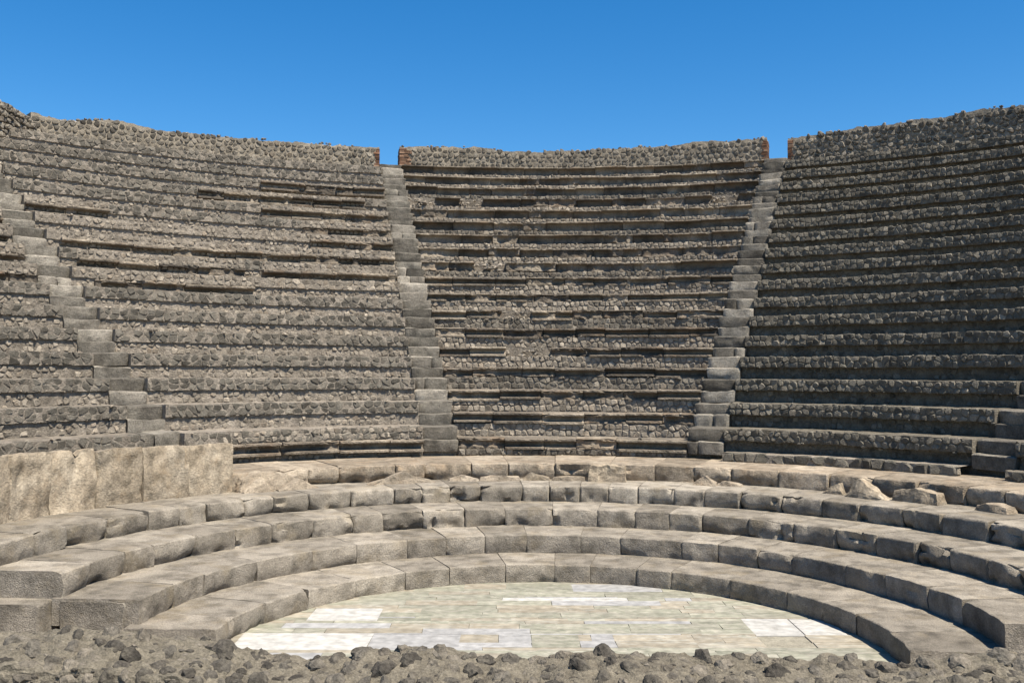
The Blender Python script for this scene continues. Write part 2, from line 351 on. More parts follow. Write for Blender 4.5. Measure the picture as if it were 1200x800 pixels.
# ------------------------------------------------------------------ low curved steps: single hewn blocks
def hewn(Rf, Rb, t0, t1, z0, z1, rad, er, seed):
    """a worn block following the arc; er = how rounded / eroded its front is"""
    rnd = random.Random(seed); L_ = (t1 - t0) * Rf; nu = max(10, int(L_ / .032)); H = z1 - z0; D = Rb - Rf
    gap = rnd.uniform(.001, .005) / Rf; rad = min(rad, H * .3)
    prof = [(0, H * f_) for f_ in (0, .07, .15, .25, .36, .48, .60, .70)]
    for a_ in (0, 22, 45, 68, 90): prof.append((rad * (1 - math.cos(R_(a_))), H - rad + rad * math.sin(R_(a_))))
    nfr = len(prof)
    for d in (rad + .025, rad + .06, rad + .12, D * .35, D * .5, D * .68, D * .84, D): prof.append((d, H))
    V = []; F = []; n = len(prof); ox, oy, oz = (rnd.uniform(0, 50) for _ in range(3))
    side = [rnd.uniform(.3, 1.0) * rad * (.6 + er) for _ in (0, 1)]; tilt = rnd.uniform(-.007, .007); under = (.02 + er * rnd.uniform(.02, .09)) * (rnd.random() < .9)
    lean = rnd.uniform(-.02, .03) * er
    chips = []
    for _ in range(int(1 + er * rnd.uniform(1.5, 5))):
        w_ = rnd.random()
        ac = rnd.choice((0, L_)) if w_ < .5 else rnd.uniform(0, L_); zc = rnd.choice((0, 0, H)) if w_ < .85 else rnd.uniform(0, H)
        chips.append((ac, zc, rnd.uniform(.06, .22), rnd.uniform(.05, .20), rnd.uniform(.02, .085) * (.35 + er)))
    for i in range(nu + 1):
        u = i / nu; u = .6 * u + .4 * (.5 - .5 * math.cos(math.pi * u))
        th = t0 + gap + (t1 - t0 - 2 * gap) * u; e = u * L_, (1 - u) * L_
        pull = sum(0 if a_ >= r else r - math.sqrt(max(0, r * r - (r - a_) ** 2)) for a_, r in zip(e, side)); em = min(e)
        for j, (d, z) in enumerate(prof):
            sx = ox + u * L_; nA = fbm(sx, oy + z, oz + d, 2.6); nB = fbm(sx, oy + z + 7, oz + d, 9.0); nC = fbm(sx, oy + z, oz + d + 5, 24.0)
            front = 1.0 if j < nfr else max(0, 1 - (d - rad) / .13)
            ed = min(z + .01, H - z + .02 if j < nfr else .02 + d, em + .015)       # distance to the nearest arris
            worn = er * (.05 * max(0, nA + .02) + .03 * max(0, nB)) * max(0, 1 - ed / .10)
            for (ac, zc, wa, wz, dm) in chips:
                q_ = 1 - abs(u * L_ - ac) / wa - abs(z - zc) / wz - (d / .16 if j >= nfr else 0) + .25 * nB
                if q_ > 0: worn = max(worn, dm * q_)
            bot = under * max(0, 1 - z / (H * .55)) ** 1.4 * (.6 + nA)
            dd = (pull + worn + bot + lean * (z / H - .5) + er * .012 * nA + .007 * nB + .004 * nC) * front
            dz = -(pull * .3 + worn * .6) * (front if z > H * .6 else 0) + .006 * nA + .003 * nB + .0018 * nC + tilt * (u - .5)
            V.append(pol(Rf + d + dd, th, z0 + z + (dz if z > H * .5 else 0)))
    for i in range(nu):
        for j in range(n - 1):
            a_ = i * n + j; F.append((a_, a_ + n, a_ + n + 1, a_ + 1))
    for i in (0, nu):
        b_ = len(V); V.append(pol(Rb, t0 + gap if i == 0 else t1 - gap, z0))
        for j in range(n - 1):
            a_ = i * n + j; F.append((a_, a_ + 1, b_) if i == 0 else (a_ + 1, a_, b_))
    return V, F

def ring_cuts(Rf, ta, tb, lens, rnd):
    out = []; t_ = ta
    while t_ < tb - .02:
        L_ = rnd.uniform(*lens)
        if (tb - t_) * Rf - L_ < lens[0] * .7: L_ = (tb - t_) * Rf
        out.append((t_, min(tb, t_ + L_ / Rf))); t_ += L_ / Rf
    return out
step_specs = [
    ('lowest curved tuff step, its foot on the marble orchestra floor', -98.2, 90.2, (.42, .80), .014, .32),
    ('second curved tuff step up from the marble floor, crisp dark front blocks', -96.2, 88.6, (.45, .85), .012, .40),
    ('third curved tuff step up from the marble floor, much chipped front blocks', -95.6, 89, (.42, .72), .018, .9),
    ('fourth curved tuff step, rounded blocks below the broken slab remains', -95, 89, (.40, .68), .026, 1.0),
    ('pale limestone kerb step edging the walkway under the seat rows', -93, 90, (.40, .95), .016, 1.1)]
for k, (lab, a, b, lens, rad, er) in enumerate(step_specs):
    Rf = S_R[k]; zb = 0.0 if k == 0 else S_Z[k - 1]; zt = S_Z[k]
    Rb = (S_R[k + 1] + .10) if k < 4 else RR(0) + .12
    root = empty('curved_step', pol(Rf, R_(-4), zb), lab, 'step', 'curved steps round the orchestra')
    rnd = random.Random(100 + k)
    for q, (t0, t1) in enumerate(ring_cuts(Rf, R_(a), R_(b), lens, rnd)):
        er_ = er * rnd.uniform(.2, 1.25)
        mid = math.degrees((t0 + t1) / 2)
        if k in (0, 1) and abs(mid) < 30: er_ *= .6
        if mid < -90: er_ = .35
        sink = rnd.uniform(-.004, .006)
        V, F = hewn(Rf + rnd.uniform(-.012, .012), Rb, t0, t1, zb - .03, zt + sink, rad * rnd.uniform(.7, 1.4), er_, k * 1000 + q)
        obj('block', V, F, 'limestone' if k == 4 else 'step', root, smooth=True)
# footing blocks seen at the cut end on the left
root = empty('footing_course', (-5.3, -.5, 0), 'rough footing blocks under the cut end of the third step', 'masonry')
for q, (Rf, Rb, zb, zt, te) in enumerate(((4.14, 4.80, -.03, .425, -96.3), (4.90, 5.5, .0, .44, -98.5), (5.53, 6.2, .0, .42, -98), (5.60, 6.3, .425, .68, -97), (6.35, 7.2, .0, .66, -96))):
    V, F = hewn(Rf, Rb, R_(te), R_(-90), zb, zt, .03, .5, 7700 + q)
    obj('block', V, F, 'step', root, smooth=True)

def rock_template(seed, sub=1, planes=11, bumpy=.10):
    rnd = random.Random(seed); bm = bmesh.new(); bmesh.ops.create_icosphere(bm, subdivisions=sub, radius=1)
    pl = []
    for _ in range(planes):
        v_ = Vector((rnd.gauss(0, 1), rnd.gauss(0, 1), rnd.gauss(0, 1))).normalized(); pl.append((v_, rnd.uniform(.62, .95)))
    V = []
    for v_ in bm.verts:
        d = v_.co.normalized(); r = 1.05
        for n_, c in pl:
            k = d.dot(n_)
            if k > .05: r = min(r, c / k)
        r *= 1 + bumpy * fbm(d.x + seed, d.y, d.z, 2.2) + .5 * bumpy * nz(d.x, d.y + seed, d.z, 6)
        V.append(tuple(d * r))
    F = [tuple(v_.index for v_ in f.verts) for f in bm.faces]; bm.free(); return V, F
ROCKS = [rock_template(s_, 1) for s_ in range(10)]
# ------------------------------------------------------------------ seating wedges
def core(name_root, key, typ, mat, rec=.10):
    a, b = WEDGE[key]; prof = [(RR(0) + .10, S_Z[4] - .35)]
    if typ == 'A':
        for i in range(18):
            lh = .195 if i < 9 else .238
            prof += [(RR(i) + .024, ZZ(i) - lh - .003), (RR(i) + .17, ZZ(i) - lh), (RR(i) + .17, ZZ(i) - .012), (RR(i + 1) + .024, ZZ(i) - .012)]
        prof.append((19.95, ZZ(17) - .012)); prof.append((19.95, -.05))
    else:
        for i in range(17):
            zt = ZZ(i) + .5 * DZ - .008
            prof += [(RR(i) + rec, ZZ(i)), (RR(i) + .018, ZZ(i) + .004), (RR(i) + .018, zt)]
            prof.append((RR(i + 1) + rec, zt + .004) if i < 16 else (19.95, zt + .004))
        prof.append((19.95, -.05))
    prof.append((RR(0) + .10, -.05))
    nu = 110; n = len(prof); V = []; F = []
    for i in range(nu + 1):
        for j, (R, z) in enumerate(prof):
            th = a(R) + (b(R) - a(R)) * i / nu
            x, y, _ = pol(R, th, z)
            dR = .014 * fbm(x, y, z, 4.5) if j < n - 2 else 0
            V.append(pol(R + dR, th, z + (.010 * fbm(x + 5, y, z, 5) if j < n - 2 else 0)))
    for i in range(nu):
        for j in range(n):
            q = (j + 1) % n; F.append((i * n + j, i * n + q, (i + 1) * n + q, (i + 1) * n + j))
    F.append(tuple(range(n))[::-1]); F.append(tuple(nu * n + j for j in range(n)))
    return obj('masonry_core', V, F, mat, name_root)

def strip_stones(soup_or_root, Rfront, ta, tb, z0, z1, cu, cv, joint, h, back, seed, mat=None, name='stone', individual=False, wob=.012, chaikin=False, jit=.7, keep=None):
    rnd = random.Random(seed); W = (tb - ta) * Rfront; made = 0
    for P in cells(W, z1 - z0, cu, cv, jit, rnd):
        hh = h * rnd.uniform(.5, 1.5)
        V, F = prism(P, joint * rnd.uniform(.7, 1.6), hh, back, rnd, chaikin)
        if keep and rnd.random() > keep: continue
        out = []
        for (u, v_, d) in V:
            zz = z0 + v_ + wob * nz(u + seed, v_, .3, 6.0) + .022 * nz(u, seed, .9, 1.7)
            out.append(pol(Rfront - d, ta + (u + wob * nz(u, v_ + seed, .7, 6.0)) / Rfront, zz))
        if individual: obj(name, out, F, mat, soup_or_root); made += 1
        else: soup_or_root.add(out, F)
    return made

LIP = [(-.42, 0), (-.20, 0), (-.06, 0), (-.014, -.002), (0, -.012), (.002, -.032), (-.006, -.046), (-.06, -.052), (-.125, -.058), (-.145, -.080), (-.145, -.120), (-.12, -.146), (-.030, -.152), (-.020, -.160), (-.020, -.192), (-.08, -.196)]
LIPD = [(-.42, 0), (-.20, 0), (-.06, 0), (-.014, -.002), (0, -.012), (.002, -.026), (-.006, -.036), (-.07, -.042), (-.14, -.055), (-.16, -.090), (-.16, -.130), (-.155, -.170), (-.15, -.200), (-.14, -.220), (-.10, -.236), (-.10, -.24)]
def lip_block(R, t0, t1, zt, brk, seed, size=1.0, LIP=LIP):
    rnd = random.Random(seed); L_ = (t1 - t0) * R; nu = max(8, int(L_ / .045)); n = len(LIP); V = []; F = []
    gap = rnd.uniform(.002, .010) / R; o1, o2 = rnd.uniform(0, 90), rnd.uniform(0, 90); sink = rnd.uniform(-.022, .008); proud = rnd.uniform(-.03, .02); scale = rnd.uniform(.9, 1.1) * size
    for i in range(nu + 1):
        u = i / nu; th = t0 + gap + (t1 - t0 - 2 * gap) * u
        nb = fbm(o1 + u * L_ * 2.2, 1.3, 0, 1.0)
        b = min(1, max(0, (nb + brk) * 2.6))
        b2 = min(1, max(0, (fbm(o2 + u * L_ * 2.0, 7.3, 0, 1.0) + brk + .12) * 2.5))   # base ledge
        endr = min(u, 1 - u) * L_; er = max(0, .02 - endr) * .8
        for j, (d, z) in enumerate(LIP):
            x = o1 + u * L_
            na = fbm(x, z * 3 + j * .11, o2, 6.0); nc = fbm(x, z * 4 + 3, o2, 17.0)
            if 3 <= j <= 7: dd = d + (-.09 - .07 * na - d) * b; zz = z - (.03 + .03 * na) * b * (1 if j < 6 else 0)
            elif 8 <= j <= 11: dd = d + (-.05 - .06 * na - d) * b * .6; zz = z
            elif j >= 12: dd = d + (-.08 - .03 * na - d) * b2; zz = z + .01 * na * b2
            else: dd = d; zz = z - (.022 * b if j == 2 else 0) + .004 * na
            dd += .007 * nc - er - (.012 * max(0, na))
            V.append(pol(R - (dd + (proud if j > 1 else 0)) * scale, th, zt + sink + (zz + .003 * nc) * scale))
    for i in range(nu):
        for j in range(n - 1):
            a = i * n + j; F.append((a, a + 1, a + n + 1, a + n))
    F.append(tuple(range(n))[::-1]); F.append(tuple(nu * n + j for j in range(n)))
    return V, F
def litter(soup, R, ta, tb, z, n, seed, size=(.010, .032), jz=.01, spread=.05):
    rnd = random.Random(seed)
    for _ in range(int(n * .55)):
        th = rnd.uniform(ta, tb); r = rnd.uniform(*size) * (1.5 if rnd.random() < .1 else 1); V, F = ROCKS[rnd.randrange(len(ROCKS))]
        M3 = np.array(Matrix.Rotation(rnd.uniform(0, 6.3), 3, 'Z') @ Matrix.Rotation(rnd.uniform(-1, 1), 3, 'X'))
        c = np.array(pol(R + rnd.uniform(-.3, 1) * spread, th, z + rnd.uniform(-jz, jz)))
        soup.add([tuple(q) for q in (np.array(V) * np.array([r * 1.8, r * .8, r * .7])) @ M3.T + c], F)
def lip_row(root, R, ta, tb, zt, seed, brk, lens=(.5, .98), miss=.0, prof=LIP, big=1.0):
    rnd = random.Random(seed)
    for q, (t0, t1) in enumerate(ring_cuts(R, ta, tb, lens, rnd)):
        if rnd.random() < miss:
            sp_ = Soup(); litter(sp_, R + .09, t0, t1, zt - .13, 34, seed * 5 + q, size=(.025, .06), jz=.09, spread=.04)
            obj('rubble_fill', sp_.V, sp_.F, 'rubble', root, kind='stuff'); continue
        bq = brk + rnd.choice((-.6, -.45, -.35, -.15, .1, .35))
        V, F = lip_block(R, t0, t1, zt, bq, seed * 77 + q, LIP=prof, size=big)
        obj('seat_block', V, F, 'lip', root)

# --- middle wedge: carved seat blocks over rubble risers
mid = empty('seating_wedge', pol(RR(0), R_(-5), S_Z[4]), 'middle wedge of seats with carved dark undercut seat blocks between two stairs', 'seating', 'wedges of the seating bowl')
core(mid, 'mid', 'A', 'mortar')
a, b = WEDGE['mid']
BRK = [.05, -.05, -.22, .15, -.1, -.25, .3, .12, -.15, .18, .28, .1, -.3, .05, .12, .0, -.3, -.3]
for i in range(18):
    lip_row(mid, RR(i) - .045, a(RR(i)), b(RR(i)), ZZ(i), 300 + i, BRK[i], lens=(.55, .98) if i < 9 else (.6, 1.25), prof=LIP if i < 9 else LIPD, miss=.07 if 3 < i < 15 else 0)
    lh = .19 if i < 9 else .232
    s = Soup()
    zlo, zhi = (S_Z[4], ZZ(0) - .185) if i == 0 else (ZZ(i - 1) - .01, ZZ(i) - lh + .005)
    strip_stones(s, RR(i) + .018, a(RR(i)), b(RR(i)), zlo, zhi, .115, .10, .009, .009, .09, 400 + i)
    nl = int((b(RR(i)) - a(RR(i))) * RR(i) * 5)
    litter(s, RR(i) + .015, a(RR(i)), b(RR(i)), zlo + .03, nl, 450 + i, jz=.03, spread=.02)
    litter(s, RR(i) + .005, a(RR(i)), b(RR(i)), zhi - .01, nl, 480 + i, jz=.02, spread=.03)
    litter(s, RR(i) + .01, a(RR(i)), b(RR(i)), ZZ(i) + .0, nl // 3, 500 + i, jz=.006, spread=.1)
    obj('rubble_riser', s.V, s.F, 'rubble' if i % 3 else 'wallstone', mid, kind='stuff')

# --- rubble-faced wedges
def wedge_b(key, label, bandmat, coremat, lips, seed, ind_rows, pale_rows=(), rec=.055, rel=.005, cw=.165, base=False):
    root = empty('seating_wedge', pol(RR(0), (WEDGE[key][0](RR(0)) + WEDGE[key][1](RR(0))) / 2, S_Z[4]), label, 'seating', 'wedges of the seating bowl')
    core(root, key, 'B', coremat, rec); a, b = WEDGE[key]; count = 0
    if base:      # low kerb course at the foot of the rows
        Rk, zk = RR(0) - .34, S_Z[4] + .145; V = []; F = []; pr = [(Rk + .02, S_Z[4] - .05), (Rk + .02, zk - .012), (RR(0) + .2, zk - .01)]
        t0, t1 = a(Rk) + .004, b(Rk) - .004; n = 90
        for q in range(n + 1):
            th = t0 + (t1 - t0) * q / n
            for (R, z) in pr: V.append(pol(R + .012 * fbm(th * R, z, 3, 4), th, z + .008 * fbm(th * R, R, 7, 4)))
        for q in range(n):
            for j in (0, 1): F.append((q * 3 + j, q * 3 + j + 1, q * 3 + j + 4, q * 3 + j + 3))
        obj('kerb_core', V, F, 'mortar', root)
        s = Soup(); strip_stones(s, Rk + .012, t0, t1, S_Z[4] - .01, zk, .2, .15, .005, .01, .12, seed + 77)
        obj('kerb_course', s.V, s.F, bandmat, root, kind='stuff')
    for i in range(17):
        R = RR(i); ta, tb = a(R), b(R)
        if tb - ta < .01: continue
        zt = ZZ(i) + .5 * DZ; zl = S_Z[4] if i == 0 else ZZ(i - 1) + .5 * DZ
        lp = [(max(ta, R_(q[0])), min(tb, R_(q[1]))) for q in lips.get(i, [])]; off = lips.get(('o', i), 0) * DZ
        # ranges without seat blocks keep the small-block band
        rest = [(ta, tb)]
        if lips.get(('full', i), True):
            for (l0, l1) in lp:
                nr = []
                for (r0, r1) in rest:
                    if l1 <= r0 or l0 >= r1: nr.append((r0, r1)); continue
                    if l0 - r0 > .02: nr.append((r0, l0))
                    if r1 - l1 > .02: nr.append((l1, r1))
                rest = nr
        s = Soup()
        for q, (r0, r1) in enumerate(rest):
            pale = i in pale_rows and q == 0
            if pale: strip_stones(s, R + .02, r0, r1, ZZ(i), zt - .02, .12, .09, .012, .012, .12, seed + i * 7 + q, keep=.85)
            elif i in ind_rows and count < 285: count += strip_stones(root, R + .014, r0, r1, ZZ(i), zt, cw, .104, .005, rel, .10, seed + i * 7 + q, bandmat, 'facing_stone', True, chaikin=True)
            else: strip_stones(s, R + .014, r0, r1, ZZ(i), zt, cw, .104, .005, rel, .10, seed + i * 7 + q, keep=.95)
        if s.V: obj('facing_course', s.V, s.F, 'rubble' if i in pale_rows else bandmat, root, kind='stuff')
        s = Soup()
        strip_stones(s, R + rec - .006, ta, tb, zl, ZZ(i) - .005, .11, .085, .012, .007, .08, seed + 500 + i, keep=.6)
        for (l0, l1) in lp: strip_stones(s, R + .016, l0, l1, ZZ(i) - .1, zt - .01, .12, .09, .012, .010, .08, seed + 700 + i, keep=.9)
        nl = int((tb - ta) * R * 6)
        litter(s, R + .02, ta, tb, zt - .005, nl, seed + 1200 + i, jz=.012, spread=.05)
        litter(s, R + .012, ta, tb, ZZ(i) + .012, nl, seed + 1300 + i, size=(.010, .028), jz=.02, spread=.03)
        litter(s, R + rec, ta, tb, zl + .02, nl, seed + 1400 + i, jz=.04, spread=.02)
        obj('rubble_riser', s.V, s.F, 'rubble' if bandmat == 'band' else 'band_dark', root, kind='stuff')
        for q, (l0, l1) in enumerate(lp):
            lip_row(root, R - (.15 if i else .12), l0, l1, ZZ(i) + off, seed + 900 + i * 10 + q, .0, big=1.22 if i else 1.0)
    return root
left_lips = {0: [(-48.6, -22)], 7: [(-52, -37.5)], 8: [(-52.5, -37.7), (-36.1, -22.7)], 9: [(-53, -22.4)], 10: [(-30.7, -22.2)], 11: [(-54.2, -47.6), (-31, -22.4)], 12: [(-34.3, -22.2)], 13: [(-39.3, -24.7)], 14: [(-33.6, -22)],
             ('o', 8): .05, ('o', 9): .12, ('o', 10): .15, ('o', 11): .15, ('o', 12): .25, ('o', 13): .3, ('o', 14): .4, ('full', 0): False}
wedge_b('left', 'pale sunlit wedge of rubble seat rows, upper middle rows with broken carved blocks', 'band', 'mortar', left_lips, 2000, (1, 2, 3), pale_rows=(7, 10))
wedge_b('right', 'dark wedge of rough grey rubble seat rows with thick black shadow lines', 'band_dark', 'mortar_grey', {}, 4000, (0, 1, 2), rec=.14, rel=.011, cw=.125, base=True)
wedge_b('far_left', 'partly seen wedge of seat rows running into the dark side wall', 'band', 'mortar', {7: [(-80, -56)], 8: [(-80, -56)], 9: [(-80, -57)], 10: [(-64, -56.5)]}, 6000, (1, 2))
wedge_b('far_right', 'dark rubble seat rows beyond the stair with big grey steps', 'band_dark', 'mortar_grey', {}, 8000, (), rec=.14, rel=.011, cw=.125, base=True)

# ------------------------------------------------------------------ stairs
def slab_step(c_th, k, seed, split):
    rnd = random.Random(seed); out = []
    Rf = RR(0) + k * .5 * DR - .02 - .20 * (k % 2) + rnd.uniform(-.02, .02); zt = Z0 + k * .5 * DZ + rnd.uniform(-.012, .012); zb = zt - .5 * DZ - .02
    D = .5 * DR + .34
    ct, st_ = math.cos(c_th), math.sin(c_th)
    xs = [(-SW / 2, SW / 2)]
    if split: m_ = rnd.uniform(-.12, .12); xs = [(-SW / 2, m_), (m_, SW / 2)]
    for (x0, x1) in xs:
        g = .006; x0 += g; x1 -= g; nu = max(6, int((x1 - x0) / .05)); er = rnd.uniform(.2, 1.2); rr = rnd.uniform(.012, .03)
        prof = [(0, 0), (0, .25), (0, .5), (0, .75), (0, .9), (0, 1), (.04, 1), (.12, 1), (.25, 1), (D, 1)]
        V = []; F = []; n = len(prof); H = zt - zb; sg = rnd.uniform(0, .04) * (rnd.random() < .7)
        tl, yw = rnd.uniform(-.04, .04), rnd.uniform(-.05, .05)
        slope = [rnd.uniform(0, .05), rnd.uniform(0, .05)]
        for i in range(nu + 1):
            u = i / nu; x = x0 + (x1 - x0) * u; e = min(u, 1 - u) * (x1 - x0)
            pull = 0 if e > rr * 2 else (rr * 2 - e) ** 2 / (rr * 4) * 1.2
            for (d, f_) in prof:
                na = fbm(x + seed, d, f_ * .3, 4.0); nb = fbm(x, d + seed, f_, 12.0)
                dd = d + (pull + er * .02 * (na + .4) + .006 * nb + (er * .06 * max(0, .35 - f_)) + (.012 if f_ == 1 and d == 0 else 0)) * (1 if d < .1 else 0)
                z = zb + H * f_ - (pull * .5 + .008 * er * (na + .5) if f_ > .85 else 0) - (.006 if d == 0 and f_ == 1 else 0) - sg * (1 - (2 * u - 1) ** 2) * (f_ > .95)
                z += tl * x; R = Rf + dd + yw * x; xx = x + (slope[0] * (.5 - f_) * (u < .1) - slope[1] * (.5 - f_) * (u > .9)) * .6
                V.append((R * st_ + xx * ct, R * ct - xx * st_, z))
        for i in range(nu):
            for j in range(n - 1):
                a_ = i * n + j; F.append((a_, a_ + n, a_ + n + 1, a_ + 1))
        for i in (0, nu):
            b_ = len(V); x = x0 if i == 0 else x1; R = Rf + D; V.append((R * st_ + x * ct, R * ct - x * st_, zb))
            for j in range(n - 1):
                a_ = i * n + j; F.append((a_, a_ + 1, b_) if i == 0 else (a_ + 1, a_, b_))
        out.append((V, F))
    return out
stair_lab = ['stair of worn grey blocks climbing to the dark side wall', 'grey block stair climbing to the wall gap with two brick jambs at its left seats',
             'grey block stair between the carved middle seats and the dark rubble rows', 'stair foot of big grey blocks at the end of the dark rows']
stair_lab[1] = 'grey block stair between the pale rubble wedge and the carved middle seats'
for k, th in enumerate(STAIR):
    root = empty('stairway', pol(RR(0), th, S_Z[4]), stair_lab[k], 'stairs', 'radial stairs between the wedges')
    # bed under the treads
    prof = [(RR(0) + .12, S_Z[4] - .3)]
    for q in range(35):
        prof += [(RR(0) + q * .5 * DR + .10, Z0 + q * .5 * DZ - .05), (RR(0) + (q + 1) * .5 * DR + .10, Z0 + q * .5 * DZ - .05)]
    prof[-1] = (19.9, Z0 + 17 * DZ - .05); prof += [(19.9, -.05), (RR(0) + .12, -.05)]
    V = []; n = len(prof)
    for sx in (-SW / 2 + .002, SW / 2 - .002):
        for (R, z) in prof: V.append((R * math.sin(th) + sx * math.cos(th), R * math.cos(th) - sx * math.sin(th), z))
    F = [(j, (j + 1) % n, n + (j + 1) % n, n + j) for j in range(n)] + [tuple(range(n))[::-1], tuple(n + j for j in range(n))]
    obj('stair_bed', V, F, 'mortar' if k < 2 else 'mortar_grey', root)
    for q in range(35):
        for (V, F) in slab_step(th, q, k * 100 + q + 1, random.Random(k * 50 + q).random() < .16):
            obj('step', V, F, 'stair', root, smooth=True)

# ------------------------------------------------------------------ top walls
def interp(tab, x):
    if x <= tab[0][0]: return tab[0][1]
    for (a_, za), (b_, zb) in zip(tab[:-1], tab[1:]):
        if x <= b_: return za + (zb - za) * (x - a_) / (b_ - a_)
    return tab[-1][1]
def top_wall(label, Rin, ta, tb, zb, tab, seed, jambs, mat='wallstone', cmat='mortar_pale', size=.155, relief=.016):
    Rout = 19.9; root = empty('rubble_wall', pol(Rin, (ta + tb) / 2, zb), label, 'wall', 'rubble walls crowning the seats')
    top = lambda th: interp(tab, math.degrees(th))
    nu = int((tb - ta) * Rin / .09); V = []; F = []
    rows = [(Rin + .022, 0), (Rin + .022, .25), (Rin + .022, .5), (Rin + .022, .75), (Rin + .03, 1), (Rin + .3, 1), (Rin + .6, 1), (Rout, 1), (Rout, .5), (Rout, 0)]
    n = len(rows)
    for i in range(nu + 1):
        th = ta + (tb - ta) * i / nu
        for (R, f_) in rows:
            zt = top(th) - .05 + .05 * fbm(th * R, R, seed, 2.5) + .03 * fbm(th * R, R, seed + 3, 8); z = zb + (zt - zb) * f_
            V.append(pol(R + .012 * fbm(th * R, z, seed, 5), th, z))
    for i in range(nu):
        for j in range(n): q = (j + 1) % n; F.append((i * n + j, i * n + q, (i + 1) * n + q, (i + 1) * n + j))
    F.append(tuple(range(n))[::-1]); F.append(tuple(nu * n + j for j in range(n)))
    obj('wall_core', V, F, cmat, root)
    rnd = random.Random(seed); W = (tb - ta) * Rin; zmax = max(z for _, z in tab)
    jw = [j * 1.0 for j in jambs]
    soup = Soup(); cnt = 0
    for P in cells(W, zmax - zb, size, size * .86, .85, rnd):
        cx = sum(p_[0] for p_ in P) / len(P); cy = sum(p_[1] for p_ in P) / len(P); th = ta + cx / Rin
        if zb + cy > top(th) - .065: continue
        if (cx < jw[0] - .04) or (cx > W - jw[1] + .04): continue
        V, F = prism(P, rnd.uniform(.010, .020), relief * rnd.uniform(.4, 1.5), .08, rnd, True)
        out = [pol(Rin + .02 - d, ta + u / Rin, zb + v_ + .01 * nz(u, v_, seed, 5)) for (u, v_, d) in V]
        if cnt < 280: obj('stone', out, F, mat, root); cnt += 1
        else: soup.add(out, F)
    # loose stones bedded on the uneven top
    for i in range(int(W / .11)):
        for Rr in (Rin + .07, Rin + .32, Rin + .62):
            th = ta + (i + rnd.random()) * .11 / Rin
            cl = fbm(th * Rin, Rr, seed, 1.6)
            if th > tb - .004 or rnd.random() > .28 + cl * 1.3: continue
            s_ = rnd.uniform(.03, .065) * (1.5 if rnd.random() < .12 else 1); c = pol(Rr + rnd.uniform(-.04, .06), th, top(th) - .05 + rnd.uniform(-.025, .02) + .05 * cl)
            V, F = ROCKS[rnd.randrange(len(ROCKS))]
            M3 = np.array(Matrix.Rotation(rnd.uniform(0, 6.3), 3, 'Z') @ Matrix.Rotation(rnd.uniform(-.5, .5), 3, 'X'))
            soup.add([tuple(q) for q in (np.array(V) * np.array([s_ * 1.2, s_, s_ * .75])) @ M3.T + np.array(c)], F)
    obj('top_rubble', soup.V, soup.F, mat, root, kind='stuff')
    # brick jambs at the passages
    for side, jwid in zip((0, 1), jambs):
        if jwid <= 0: continue
        br = Soup(); th_e = ta if side == 0 else tb; zt = top(th_e) - .06; nb_ = int((zt - zb) / .052); sg = 1 if side == 0 else -1
        for c in range(nb_):
            z = zb + c * .052; wj = jwid * rnd.uniform(.55, 1.1); D = Rout - Rin
            u0 = -.012
            while u0 < wj - .03:       # face bricks
                L_ = min(rnd.uniform(.12, .26), wj - u0); d0 = rnd.uniform(-.012, .010)
                q = bxverts(u0 + .004, u0 + L_ - .004, d0, .14, z + .005, z + .047)
                br.add([pol(Rin + y, th_e + sg * x / Rin, zz) for x, y, zz in q], BXF if sg < 0 else [f[::-1] for f in BXF]); u0 += L_
            y0 = .145
            while y0 < D - .03:        # bricks on the jamb face
                L_ = min(rnd.uniform(.12, .26), D - y0); e = rnd.uniform(-.02, -.008)
                q = bxverts(e, .12, y0 + .004, y0 + L_ - .004, z + .005, z + .047)
                br.add([pol(Rin + y, th_e + sg * x / Rin, zz) for x, y, zz in q], BXF if sg < 0 else [f[::-1] for f in BXF]); y0 += L_
        obj('brick_jamb', br.V, br.F, 'brick', root, kind='stuff')
    return root
lt = [(-52, 9.15), (-48, 8.95), (-47, 8.92), (-46.6, 9.02), (-44.2, 9.16), (-43, 9.13), (-41, 9.04), (-39.7, 9.05), (-32.9, 9.09), (-27.3, 9.11), (-22.9, 9.10)]
ct = [(-20.3, 9.29), (-14.6, 9.33), (-12.5, 9.26), (-10.9, 9.21), (-4.9, 9.24), (1, 9.28), (5.3, 9.36), (10.5, 9.34)]
rtb = [(13.1, 9.17), (13.9, 9.19), (18, 9.27), (21.2, 9.29), (24.4, 9.29), (27.4, 9.35), (30.4, 9.29), (50, 9.25)]
zwB = ZZ(16) + .5 * DZ - .02
top_wall('low rubble wall crowning the pale wedge, one brick jamb', RR(17) + .12, R_(-50), STAIR[1] - math.asin(SW / 2 / 18.8), zwB, lt, 61, (0, .16))
top_wall('rubble wall crowning the carved middle seats, brick jambs at both ends', RR(18) - .05, STAIR[1] + math.asin(SW / 2 / 19.3), STAIR[2] - math.asin(SW / 2 / 19.3), ZZ(17) - .02, ct, 62, (.34, .14))
top_wall('rugged dark rubble wall crowning the dark wedge beside a brick jamb', RR(17) + .12, STAIR[2] + math.asin(SW / 2 / 18.8), R_(41.5), zwB, rtb, 63, (.16, 0), 'wallstone', 'mortar_pale', .17, .035)

